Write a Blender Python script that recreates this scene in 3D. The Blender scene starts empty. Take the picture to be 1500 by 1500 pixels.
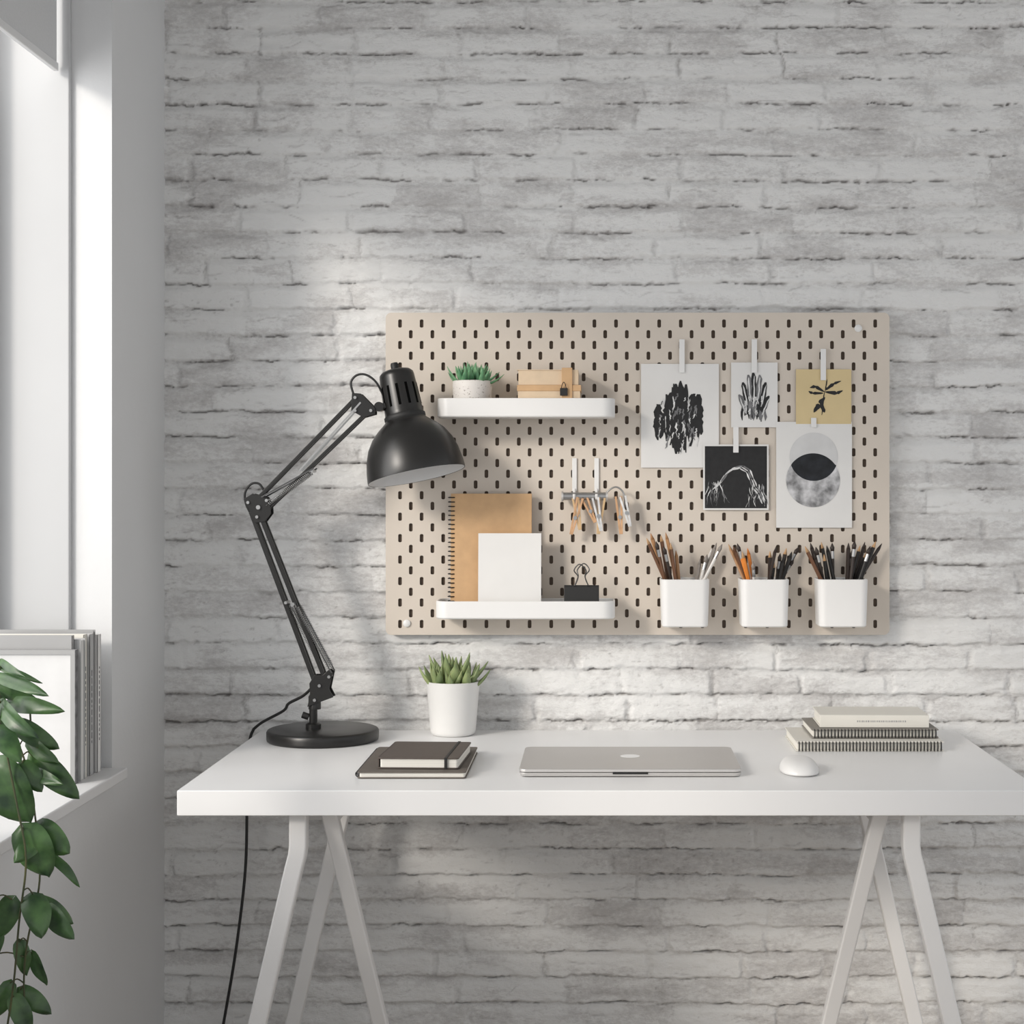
import bpy, math, random
import numpy as np
from mathutils import Vector, Matrix, Quaternion
random.seed(7)
scene = bpy.context.scene
CAMY, CAMZ, F = -3.53, 1.2736, 2369.0

def el(px, py, y):
    """back-projects image pixel coordinates -> world x, z in metres, at an assumed depth y"""
    d = y - CAMY
    return ((px-880.0)/F*d, CAMZ-(py-715.0)/F*d)
def P(px, py, y):
    x, z = el(px, py, y); return Vector((x, y, z))

def srgb(r, g, b):
    def c(v):
        v /= 255.0
        return v/12.92 if v <= 0.04045 else ((v+0.055)/1.055)**2.4
    return (c(r), c(g), c(b), 1.0)

# ------------------------------------------------------------ materials
def mat(name, col, rough=0.5, metal=0.0, var=0.06, scale=12.0, bump=0.0, bscale=150.0, spec=0.5, sub=0.0, stretch=None):
    m = bpy.data.materials.new(name); m.use_nodes = True
    nt = m.node_tree; N = nt.nodes; L = nt.links
    b = N['Principled BSDF']
    b.inputs['Roughness'].default_value = rough
    b.inputs['Metallic'].default_value = metal
    b.inputs['Specular IOR Level'].default_value = spec
    if sub: 
        b.inputs['Subsurface Weight'].default_value = sub
        b.inputs['Subsurface Scale'].default_value = 0.01
    tc = N.new('ShaderNodeTexCoord')
    mp = N.new('ShaderNodeMapping'); L.new(tc.outputs['Object'], mp.inputs[0])
    if stretch: mp.inputs['Scale'].default_value = stretch
    nz = N.new('ShaderNodeTexNoise'); nz.inputs['Scale'].default_value = scale; nz.inputs['Detail'].default_value = 4
    L.new(mp.outputs[0], nz.inputs['Vector'])
    r = N.new('ShaderNodeValToRGB')
    r.color_ramp.elements[0].position = 0.3; r.color_ramp.elements[1].position = 0.7
    lo = tuple(max(0, c*(1-var)) for c in col[:3])+(1,); hi = tuple(min(1, c*(1+var)) for c in col[:3])+(1,)
    r.color_ramp.elements[0].color = lo; r.color_ramp.elements[1].color = hi
    L.new(nz.outputs['Fac'], r.inputs[0]); L.new(r.outputs[0], b.inputs['Base Color'])
    if bump:
        n2 = N.new('ShaderNodeTexNoise'); n2.inputs['Scale'].default_value = bscale; n2.inputs['Detail'].default_value = 3
        L.new(mp.outputs[0], n2.inputs['Vector'])
        bp = N.new('ShaderNodeBump'); bp.inputs['Strength'].default_value = bump; bp.inputs['Distance'].default_value = 0.002
        L.new(n2.outputs['Fac'], bp.inputs['Height']); L.new(bp.outputs[0], b.inputs['Normal'])
    return m

M = {}
M['plaster'] = mat('plaster_white', (0.68,0.685,0.69,1), 0.75, var=0.02, scale=3, bump=0.25, bscale=60)
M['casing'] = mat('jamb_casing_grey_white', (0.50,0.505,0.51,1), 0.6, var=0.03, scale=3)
M['white'] = mat('lacquer_white', (0.72,0.72,0.72,1), 0.38, var=0.01)
M['desk'] = mat('desk_white', (0.84,0.84,0.84,1), 0.33, var=0.012, scale=4)
M['steel_white'] = mat('powdercoat_white', (0.77,0.765,0.76,1), 0.4, var=0.015)
M['plastic'] = mat('plastic_white', (0.76,0.755,0.745,1), 0.35, var=0.01)
M['board'] = mat('pegboard_beige', srgb(207,197,185), 0.6, var=0.03, scale=6, bump=0.1, bscale=400)
M['slot'] = mat('pegboard_slot_brown_shade', srgb(104,90,78), 0.8)
M['black'] = mat('lamp_black', (0.011,0.0105,0.010,1), 0.34, var=0.1)
M['blackm'] = mat('matte_black', (0.010,0.010,0.010,1), 0.6, var=0.1)
M['steel'] = mat('spring_steel', (0.42,0.42,0.42,1), 0.35, metal=1.0)
M['rod'] = mat('rod_gunmetal', (0.12,0.12,0.12,1), 0.35, metal=0.9)
M['alu'] = mat('laptop_aluminium', (0.63,0.615,0.60,1), 0.42, metal=0.7, var=0.01)
M['alu2'] = mat('laptop_logo_white', (0.85,0.85,0.85,1), 0.3, var=0.01)
M['kraft'] = mat('kraft_paper', srgb(198,162,122), 0.8, var=0.06, scale=40, bump=0.1, bscale=500)
M['kraftl'] = mat('kraft_paper_light', srgb(212,190,162), 0.8, var=0.05, scale=40)
M['paper'] = mat('paper_white', srgb(222,221,219), 0.85, var=0.015, scale=20)
M['paperg'] = mat('paper_grey', srgb(180,180,180), 0.85, var=0.03, scale=20)
M['pages'] = mat('page_block', srgb(225,222,214), 0.9, var=0.10, scale=60, stretch=(0.05,0.05,12))
M['pagesv'] = mat('page_block_v', srgb(210,210,208), 0.9, var=0.15, scale=60, stretch=(0.05,12,0.05))
M['ink'] = mat('ink_black', (0.012,0.012,0.013,1), 0.7, var=0.3, scale=80)
M['inkg'] = mat('ink_grey', (0.16,0.16,0.165,1), 0.7, var=0.4, scale=60)
M['inkl'] = mat('ink_light', (0.62,0.62,0.62,1), 0.7, var=0.25, scale=60)
M['tan'] = mat('tan_card', srgb(210,190,146), 0.8, var=0.04, scale=20)
M['moon1'] = mat('print_disc_pale', (0.60,0.60,0.60,1), 0.8, var=0.06, scale=25)
M['moon2'] = mat('print_disc_cloud', (0.38,0.38,0.39,1), 0.8, var=0.75, scale=38)
M['moon3'] = mat('print_lens_dark', (0.012,0.014,0.018,1), 0.8, var=0.7, scale=40)
M['taupe'] = mat('taupe_cover', srgb(82,73,67), 0.6, var=0.05, scale=60, bump=0.15, bscale=700)
M['taupe2'] = mat('grey_cover', srgb(98,91,84), 0.65, var=0.05, scale=60)
M['linen'] = mat('linen_grey', srgb(135,131,125), 0.9, var=0.25, scale=500)
M['cream'] = mat('cream_cover', srgb(218,215,207), 0.6, var=0.02)
M['greycov'] = mat('cover_grey', srgb(155,155,155), 0.6, var=0.04)
M['ceramic'] = mat('ceramic_white', (0.74,0.735,0.72,1), 0.4, var=0.03, scale=10)
M['soil'] = mat('soil', srgb(60,48,38), 0.95, var=0.5, scale=120, bump=0.8, bscale=200)
M['brass'] = mat('brass', (0.72,0.5,0.28,1), 0.35, metal=0.8)
M['woodpeg'] = mat('peg_wood', srgb(196,155,118), 0.7, var=0.15, scale=60)
M['cable'] = mat('cable_black', (0.015,0.015,0.015,1), 0.5)
M['blind'] = mat('blind_fabric', (0.60,0.605,0.61,1), 0.85, var=0.03, scale=200)
for k, c in dict(p_brown=(104,70,48), p_tan=(172,128,88), p_white=(215,212,208), p_grey=(135,128,122), p_orange=(218,130,50),
                 p_dark=(50,40,35), p_black=(26,24,23), p_red=(110,60,42), wood_tip=(190,152,112)).items():
    M[k] = mat(k, srgb(*c), 0.5, var=0.08, scale=50)

def speckle():
    m = mat('speckled_ceramic', (0.75,0.73,0.70,1), 0.6)
    nt = m.node_tree; N = nt.nodes; L = nt.links
    v = N.new('ShaderNodeTexNoise'); v.inputs['Scale'].default_value = 260
    tc = N.new('ShaderNodeTexCoord'); L.new(tc.outputs['Object'], v.inputs['Vector'])
    r = N.new('ShaderNodeValToRGB'); r.color_ramp.elements[0].position = 0.30; r.color_ramp.elements[1].position = 0.38
    r.color_ramp.elements[0].color = (0.3,0.27,0.24,1); r.color_ramp.elements[1].color = (0.66,0.63,0.60,1)
    L.new(v.outputs['Fac'], r.inputs[0]); L.new(r.outputs[0], N['Principled BSDF'].inputs['Base Color'])
    return m
M['speckle'] = speckle()

def green(name, a, b, scale=30, rough=0.4, sub=0.1):
    m = mat(name, a, rough, sub=sub)
    nt = m.node_tree
    r = [n for n in nt.nodes if n.type == 'VALTORGB'][0]; r.color_ramp.elements[0].color = a; r.color_ramp.elements[1].color = b
    n = [n for n in nt.nodes if n.type == 'TEX_NOISE'][0]; n.inputs['Scale'].default_value = scale
    return m
M['succ'] = green('succulent_green', srgb(88,108,68), srgb(152,166,114), 25, 0.5)
M['succ2'] = green('succulent_blue_green', srgb(66,120,84), srgb(120,166,124), 35, 0.5)
M['pothos'] = green('pothos_green', srgb(28,55,29), srgb(78,112,62), 30, 0.36, 0.03)
M['stem'] = green('stem_green', srgb(52,60,36), srgb(80,84,50), 30)

# ------------------------------------------------------------ mesh helpers
class B:
    def __init__(s): s.v=[]; s.f=[]; s.m=[]
    def add(s, vf, mi=0):
        v, f = vf; o = len(s.v)
        s.v += [tuple(p) for p in v]; s.f += [tuple(i+o for i in q) for q in f]; s.m += [mi]*len(f)
        return s

def grp(name, loc):
    e = bpy.data.objects.new(name, None); e.location = loc; e.empty_display_size = 0.05
    scene.collection.objects.link(e); return e

def obj(name, b, mats, parent=None, smooth=False, angle=None, bevel=0, seg=3):
    if isinstance(b, tuple): b = B().add(b)
    if not isinstance(mats, (list, tuple)): mats = [mats]
    V = np.array(b.v, dtype=float)
    off = np.array(parent.location) if parent else (V.min(0)+V.max(0))/2
    me = bpy.data.meshes.new(name)
    me.from_pydata((V-off).tolist(), [], b.f)
    for m in mats: me.materials.append(m)
    me.polygons.foreach_set('material_index', b.m)
    me.update()
    if smooth or bevel:
        me.polygons.foreach_set('use_smooth', [True]*len(me.polygons))
        if angle and not bevel: me.set_sharp_from_angle(angle=math.radians(angle))
    o = bpy.data.objects.new(name, me); scene.collection.objects.link(o)
    if parent: o.parent = parent
    else: o.location = off
    if bevel:
        md = o.modifiers.new('bevel', 'BEVEL'); md.width = bevel; md.segments = seg; md.limit_method = 'ANGLE'
        md.angle_limit = math.radians(35); md.harden_normals = True
    return o

def box(x0,x1,y0,y1,z0,z1):
    v = [(x0,y0,z0),(x1,y0,z0),(x1,y1,z0),(x0,y1,z0),(x0,y0,z1),(x1,y0,z1),(x1,y1,z1),(x0,y1,z1)]
    f = [(0,3,2,1),(4,5,6,7),(0,1,5,4),(1,2,6,5),(2,3,7,6),(3,0,4,7)]
    return v, f
def xf(vf, mx):
    return [tuple(mx @ Vector(p)) for p in vf[0]], vf[1]
def rotz(vf, deg, c):
    mx = Matrix.Translation(c) @ Matrix.Rotation(math.radians(deg),4,'Z') @ Matrix.Translation(-Vector(c))
    return xf(vf, mx)
def rotax(vf, deg, c, ax):
    mx = Matrix.Translation(c) @ Matrix.Rotation(math.radians(deg),4,ax) @ Matrix.Translation(-Vector(c))
    return xf(vf, mx)

def bar(p0, p1, w, t, up=(0,1,0)):
    p0=Vector(p0); p1=Vector(p1); d=(p1-p0).normalized(); up=Vector(up)
    s=d.cross(up).normalized(); u=s.cross(d).normalized()
    v=[]
    for p in (p0,p1):
        for a,b_ in ((-1,-1),(1,-1),(1,1),(-1,1)): v.append(p+s*a*w/2+u*b_*t/2)
    f=[(3,2,1,0),(4,5,6,7)]+[(i,(i+1)%4,4+(i+1)%4,4+i) for i in range(4)]
    return v,f

def sweep(pts, r, n=8, caps=True):
    pts=[Vector(p) for p in pts]; k=len(pts)
    rs = r if isinstance(r,(list,tuple)) else [r]*k
    T=[(pts[min(i+1,k-1)]-pts[max(i-1,0)]).normalized() for i in range(k)]
    a = Vector((0,0,1)) if abs(T[0].z)<0.9 else Vector((1,0,0))
    nrm=(a-T[0]*a.dot(T[0])).normalized()
    v=[];f=[]
    for i in range(k):
        if i: 
            nrm=(nrm-T[i]*nrm.dot(T[i]))
            nrm = nrm.normalized() if nrm.length>1e-6 else T[i].orthogonal().normalized()
        bn=T[i].cross(nrm)
        for j in range(n):
            an=2*math.pi*j/n
            v.append(pts[i]+(nrm*math.cos(an)+bn*math.sin(an))*rs[i])
    for i in range(k-1):
        for j in range(n):
            f.append((i*n+j,i*n+(j+1)%n,(i+1)*n+(j+1)%n,(i+1)*n+j))
    if caps:
        f.append(tuple(range(n-1,-1,-1))); f.append(tuple((k-1)*n+j for j in range(n)))
    return v,f

def smoothpts(pts, sub=8):
    pts=[Vector(p) for p in pts]; out=[]
    for i in range(len(pts)-1):
        p0=pts[max(i-1,0)];p1=pts[i];p2=pts[i+1];p3=pts[min(i+2,len(pts)-1)]
        for s in range(sub):
            t=s/sub
            out.append(0.5*((2*p1)+(p2-p0)*t+(2*p0-5*p1+4*p2-p3)*t*t+(3*p1-p0-3*p2+p3)*t**3))
    out.append(pts[-1]); return out

def lathe(prof, org, axis=(0,0,1), n=48, sx=1.0):
    org=Vector(org); ax=Vector(axis).normalized(); a=ax.orthogonal().normalized(); b_=ax.cross(a)
    v=[];f=[]
    for r,s in prof:
        for j in range(n):
            an=2*math.pi*j/n
            v.append(org+ax*s+(a*math.cos(an)+b_*math.sin(an))*max(r,1e-5))
    for i in range(len(prof)-1):
        for j in range(n):
            f.append((i*n+j,i*n+(j+1)%n,(i+1)*n+(j+1)%n,(i+1)*n+j))
    return v,f
def disc_lathe(prof, *a, **k): return lathe([(0,prof[0][1])]+prof+[(0,prof[-1][1])], *a, **k)

def rr2d(cx,cy,w,d,r,seg=8):
    out=[]
    for qx,qy,a0 in ((1,1,0),(-1,1,90),(-1,-1,180),(1,-1,270)):
        for i in range(seg+1):
            a=math.radians(a0+90*i/seg)
            out.append((cx+qx*(w/2-r)+r*math.cos(a), cy+qy*(d/2-r)+r*math.sin(a)))
    return out
def rrprism(cx,cy,w,d,r,z0,z1,seg=8,taper=0.0):
    a=rr2d(cx,cy,w-taper,d-taper,max(r-taper/2,0.001),seg); c=rr2d(cx,cy,w,d,r,seg); n=len(a)
    v=[(x,y,z0) for x,y in a]+[(x,y,z1) for x,y in c]
    f=[tuple(range(n-1,-1,-1)),tuple(range(n,2*n))]+[(i,(i+1)%n,n+(i+1)%n,n+i) for i in range(n)]
    return v,f
def tray(cx,cy,w,d,r,z0,z1,th,fl,taper=0.0,seg=8):
    """open rounded container with wall thickness"""
    loops=[]
    def lp(off,z,tp=0): 
        return [(x,y,z) for x,y in rr2d(cx,cy,w-2*off-tp,d-2*off-tp,max(r-off-tp/2,0.001),seg)]
    e=0.0012
    loops=[lp(e*2,z0,taper),lp(0,z0+e*2,taper),lp(0,z1-e),lp(e,z1),lp(th-e,z1),lp(th,z1-e),lp(th,z0+fl,taper)]
    n=len(loops[0]); v=[p for l in loops for p in l]; f=[tuple(range(n-1,-1,-1)), tuple((len(loops)-1)*n+i for i in range(n))]
    for k in range(len(loops)-1):
        for i in range(n): f.append((k*n+i,k*n+(i+1)%n,(k+1)*n+(i+1)%n,(k+1)*n+i))
    return v,f

# ------------------------------------------------------------ brick wall
def vnoise(x,y,seed):
    rs=np.random.RandomState(seed); T=rs.rand(256,256)
    xi=np.floor(x).astype(int); yi=np.floor(y).astype(int); fx=x-xi; fy=y-yi
    fx=fx*fx*(3-2*fx); fy=fy*fy*(3-2*fy)
    a=T[xi%256,yi%256]; b_=T[(xi+1)%256,yi%256]; c=T[xi%256,(yi+1)%256]; d=T[(xi+1)%256,(yi+1)%256]
    return (a*(1-fx)+b_*fx)*(1-fy)+(c*(1-fx)+d*fx)*fy
def fbm(x,y,seed,o=4):
    s=0;a=1;t=0
    for i in range(o):
        s=s+a*vnoise(x*2**i+17*i,y*2**i+31*i,seed+i); t+=a; a*=0.55
    return s/t
def sstep(a,b_,x):
    t=np.clip((x-a)/(b_-a),0,1); return t*t*(3-2*t)

def build_brick():
    x0,x1,z0,z1=-0.95,2.1,0.0,2.7
    st=0.0029
    xs=np.arange(x0,x1+st,st); zs=np.arange(z0,z1+st,st); nx,nz=len(xs),len(zs)
    X,Z=np.meshgrid(xs,zs)
    H=0.0560
    wz=(fbm(X/0.40+5,Z/0.15,11,3)-.5)*0.011+(fbm(X/0.05,Z/0.05,21,2)-.5)*0.006
    v=(Z+wz+0.02)/H; row=np.floor(v).astype(int); fv=v-row
    rs=np.random.RandomState(3); off=rs.rand(200); Ls=0.20+0.05*rs.rand(200)
    wx=(fbm(X/0.05+9,Z/0.03,41,2)-.5)*0.016+(vnoise(X/0.3,row*7.3,44)-.5)*0.08
    Lr=Ls[row%200]
    u=(X+wx+3)/Lr+(row%2)*0.5+off[row%200]*0.3; col=np.floor(u).astype(int); fu=u-col
    hsh=rs.rand(4,997); idx=(row*131+col*17)%997
    h0=hsh[0][idx]; h1=hsh[1][idx]; h2=hsh[2][idx]; h3=hsh[3][idx]
    en=(fbm(X/0.016,Z/0.009,61,3)-.5)*0.010
    dzb=fv*H+en; dzt=(1-fv)*H+en*0.8; dx=np.minimum(fu,1-fu)*Lr+en
    jw=0.0015+0.005*vnoise(X/0.10,Z/0.05,71)
    mz=sstep(0,0.006,dzb-jw*0.7)*sstep(0,0.012,dzt-jw*0.6)
    mx=sstep(0,0.007,dx-jw*0.8)
    fillv=sstep(0.45,0.72,vnoise(X/0.07,Z/0.07,81))
    mx=mx+(1-mx)*(0.25+0.6*fillv)
    fillh=sstep(0.50,0.80,vnoise(X/0.12+4,Z/0.06,91))
    mz2=mz+(1-mz)*0.5*fillh
    mask=mz2*mx
    bulge=0.0045+0.0022*h0+(fu-.5)*(h1-.5)*0.004+(0.60-fv)*(0.4+h2)*0.0038
    surf=(fbm(X/0.03,Z/0.014,101,5)-.5)*0.0065
    hgt=mask*bulge+surf
    # ragged undercut crack beneath bricks
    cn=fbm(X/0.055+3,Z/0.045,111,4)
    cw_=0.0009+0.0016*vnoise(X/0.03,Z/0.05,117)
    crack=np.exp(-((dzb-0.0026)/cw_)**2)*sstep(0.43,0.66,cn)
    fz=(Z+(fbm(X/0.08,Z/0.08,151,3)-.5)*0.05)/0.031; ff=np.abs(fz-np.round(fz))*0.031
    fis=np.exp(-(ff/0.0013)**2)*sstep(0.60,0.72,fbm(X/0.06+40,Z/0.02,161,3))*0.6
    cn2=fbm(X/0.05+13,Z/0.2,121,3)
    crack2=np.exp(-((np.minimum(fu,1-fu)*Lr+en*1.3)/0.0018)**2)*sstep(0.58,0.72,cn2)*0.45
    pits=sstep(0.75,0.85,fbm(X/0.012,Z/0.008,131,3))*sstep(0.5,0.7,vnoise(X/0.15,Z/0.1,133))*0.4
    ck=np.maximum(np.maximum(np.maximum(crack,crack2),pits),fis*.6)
    hgt=hgt-crack*0.0085-crack2*0.003-pits*0.002-fis*0.003
    y=-(hgt+0.004)
    crack_shade=np.clip(ck*0.8+(1-mask)*0.08,0,1)  # shade of cracks, pits and joints, painted into the brick colour
    tint=np.clip(0.5+(h3-.5)*0.30*mask+(fbm(X/0.12,Z/0.035,141,6)-.5)*0.9,0,1)
    co=np.stack([X,y,Z],-1).reshape(-1,3)
    me=bpy.data.meshes.new('wall_back')
    I=np.arange(nx*nz).reshape(nz,nx)
    q=np.stack([I[:-1,:-1],I[:-1,1:],I[1:,1:],I[1:,:-1]],-1).reshape(-1,4)
    me.vertices.add(len(co)); me.vertices.foreach_set('co',co.ravel().astype(np.float32))
    me.loops.add(q.size); me.loops.foreach_set('vertex_index',q.ravel().astype(np.int32))
    me.polygons.add(len(q)); me.polygons.foreach_set('loop_start',(np.arange(len(q))*4).astype(np.int32))
    me.polygons.foreach_set('loop_total',np.full(len(q),4,dtype=np.int32))
    me.polygons.foreach_set('use_smooth',np.ones(len(q),dtype=bool))
    me.update(calc_edges=True)
    a=me.attributes.new('crack_shade','FLOAT','POINT'); a.data.foreach_set('value',crack_shade.ravel().astype(np.float32))
    a=me.attributes.new('tint','FLOAT','POINT'); a.data.foreach_set('value',tint.ravel().astype(np.float32))
    o=bpy.data.objects.new('wall_back',me); scene.collection.objects.link(o)
    m=bpy.data.materials.new('whitewashed_brick'); m.use_nodes=True; nt=m.node_tree; N=nt.nodes; L=nt.links
    b=N['Principled BSDF']; b.inputs['Roughness'].default_value=0.85; b.inputs['Specular IOR Level'].default_value=0.25
    ad=N.new('ShaderNodeAttribute'); ad.attribute_name='crack_shade'
    at=N.new('ShaderNodeAttribute'); at.attribute_name='tint'
    tc=N.new('ShaderNodeTexCoord')
    mp=N.new('ShaderNodeMapping'); mp.inputs['Scale'].default_value=(1,1,2.0); L.new(tc.outputs['Object'],mp.inputs[0])
    n1=N.new('ShaderNodeTexNoise'); n1.inputs['Scale'].default_value=75; n1.inputs['Detail'].default_value=9; n1.inputs['Roughness'].default_value=0.75
    L.new(mp.outputs[0],n1.inputs['Vector'])
    ad2=N.new('ShaderNodeMath'); ad2.operation='MULTIPLY_ADD'; L.new(n1.outputs['Fac'],ad2.inputs[0]); ad2.inputs[1].default_value=1.1
    L.new(at.outputs['Fac'],ad2.inputs[2])
    r=N.new('ShaderNodeValToRGB'); e=r.color_ramp.elements
    sc=N.new('ShaderNodeMath'); sc.operation='MULTIPLY'; sc.inputs[1].default_value=0.9; L.new(ad2.outputs[0],sc.inputs[0])
    e[0].position=0.60; e[0].color=srgb(193,191,190); e[1].position=1.0; e[1].color=srgb(232,232,231)
    k=r.color_ramp.elements.new(0.86); k.color=srgb(217,216,215)
    L.new(sc.outputs[0],r.inputs[0])
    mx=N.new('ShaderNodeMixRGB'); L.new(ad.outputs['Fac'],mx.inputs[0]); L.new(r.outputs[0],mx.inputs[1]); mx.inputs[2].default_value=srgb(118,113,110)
    L.new(mx.outputs[0],b.inputs['Base Color'])
    n2=N.new('ShaderNodeTexNoise'); n2.inputs['Scale'].default_value=150; n2.inputs['Detail'].default_value=6; n2.inputs['Roughness'].default_value=0.7
    L.new(mp.outputs[0],n2.inputs['Vector'])
    bp=N.new('ShaderNodeBump'); bp.inputs['Strength'].default_value=0.7; bp.inputs['Distance'].default_value=0.004
    L.new(n2.outputs['Fac'],bp.inputs['Height']); L.new(bp.outputs[0],b.inputs['Normal'])
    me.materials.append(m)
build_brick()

# ------------------------------------------------------------ room shell
WX=-0.95; WY=-0.387; WY2=-2.6; SILL=0.732; HEAD=2.56; CEIL=2.7; YN=-4.4
bl=B()
bl.add(box(WX-0.3,WX,WY,0.06,0,CEIL)); bl.add(box(WX-0.3,WX,YN,WY2,0,CEIL))
bl.add(box(WX-0.3,WX,WY2,WY,0,SILL-0.02)); bl.add(box(WX-0.3,WX,WY2,WY,HEAD,CEIL))
obj('wall_left', bl, M['plaster'])
def floor_mat():
    m=mat('oak_floor',srgb(188,165,138),0.5)
    nt=m.node_tree;N=nt.nodes;L=nt.links
    br=N.new('ShaderNodeTexBrick'); br.inputs['Scale'].default_value=1.0; br.inputs['Brick Width'].default_value=1.4; br.inputs['Row Height'].default_value=0.14
    br.inputs['Mortar Size'].default_value=0.002; br.inputs['Color1'].default_value=srgb(180,168,154); br.inputs['Color2'].default_value=srgb(164,151,136); br.inputs['Mortar'].default_value=srgb(80,62,48)
    tc=N.new('ShaderNodeTexCoord'); L.new(tc.outputs['Object'],br.inputs['Vector']); L.new(br.outputs['Color'],N['Principled BSDF'].inputs['Base Color'])
    return m
obj('floor', box(WX-0.3,2.1,YN,0.06,-0.05,0.0), floor_mat())
obj('ceiling', box(WX-0.3,2.1,YN,0.06,CEIL,CEIL+0.05), M['plaster'])

win=grp('window_1',(WX-0.25,(WY+WY2)/2,1.6))
wb=B(); xa,xb=WX-0.285,WX-0.225
wb.add(box(xa,xb,WY-0.055,WY,SILL,HEAD)); wb.add(box(xa,xb,WY2,WY2+0.055,SILL,HEAD))
wb.add(box(xa,xb,WY2,WY,SILL,SILL+0.055)); wb.add(box(xa,xb,WY2,WY,HEAD-0.055,HEAD))
wb.add(box(xa+.01,xb-.01,-1.78,-1.73,SILL,HEAD))
obj('frame',wb,M['white'],win,bevel=0.003)
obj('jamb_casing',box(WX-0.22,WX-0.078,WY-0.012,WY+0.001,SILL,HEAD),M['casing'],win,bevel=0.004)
obj('trim_1', box(WX-0.225,WX+0.033,WY2-0.03,WY-0.008,SILL-0.021,SILL), M['white'], bevel=0.003)   # window sill board
bd=grp('roller_blind',(WX-0.10,-1.5,2.3))
obj('fabric',box(-1.0515,-1.0500,WY2+0.02,WY-0.022,2.085,HEAD-0.03),M['blind'],bd)
obj('hem_bar',box(-1.056,-1.046,WY2+0.02,WY-0.022,2.078,2.094),M['white'],bd,bevel=0.002)
obj('roller',sweep([(-1.055,WY2+0.015,HEAD-0.03),(-1.055,WY-0.018,HEAD-0.03)],0.022,20),M['white'],bd,smooth=True,angle=40)

# ------------------------------------------------------------ desk
DX0,DX1,DY0,DY1,DZ=-0.734,0.766,-0.73,-0.03,0.75
desk=grp('trestle_desk',(0.016,-0.38,0))
obj('table_top',box(DX0,DX1,DY0,DY1,DZ-0.044,DZ),M['desk'],desk,bevel=0.0018)
def polybar(pts,w,t):
    pts=[Vector(p) for p in pts]; v=[];f=[];k=len(pts)
    for i,p in enumerate(pts):
        a=(p-pts[i-1]) if i else (pts[1]-p); b_=(pts[i+1]-p) if i<k-1 else (p-pts[i-1])
        na=Vector((-a.z,0,a.x)).normalized(); nb=Vector((-b_.z,0,b_.x)).normalized()
        n=(na+nb); n=n/ (n.length**2/2) if n.length else na
        if i in (0,k-1): n=Vector((1 if na.x>0 else -1,0,0))*1.0
        for s,h in ((-1,-1),(1,-1),(1,1),(-1,1)): v.append(p+n*s*w/2+Vector((0,h*t/2,0)))
    for i in range(k-1):
        for j in range(4): f.append((i*4+j,i*4+(j+1)%4,(i+1)*4+(j+1)%4,(i+1)*4+j))
    f.append((3,2,1,0)); f.append(tuple((k-1)*4+j for j in range(4)))
    return v,f
def trestle(mir,tag):
    fx=(lambda x:x) if not mir else (lambda x:0.014-x)
    def q(l): return [(fx(a),b_,c) for a,b_,c in l]
    prof=[(-.532,.705),(-.532,.645),(-.534,.628),(-.540,.605),(-.682,.0)]
    for nm,y in (('leg_front',-.68),('leg_back',-.13)):
        obj(nm+tag,polybar(q([(a,y,c) for a,c in prof]),.031,.028),M['steel_white'],desk,bevel=0.004)
    obj('leg_brace'+tag,polybar(q([(-.484,-.655,.705),(-.369,-.40,0)]),.029,.024),M['steel_white'],desk,bevel=0.004)
    x0,x1=sorted((fx(-.548),fx(-.468)))
    obj('top_rail'+tag,box(x0,x1,-.62,-.10,.676,.706),M['steel_white'],desk,bevel=0.003)
trestle(False,'_l'); trestle(True,'_r')

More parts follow.
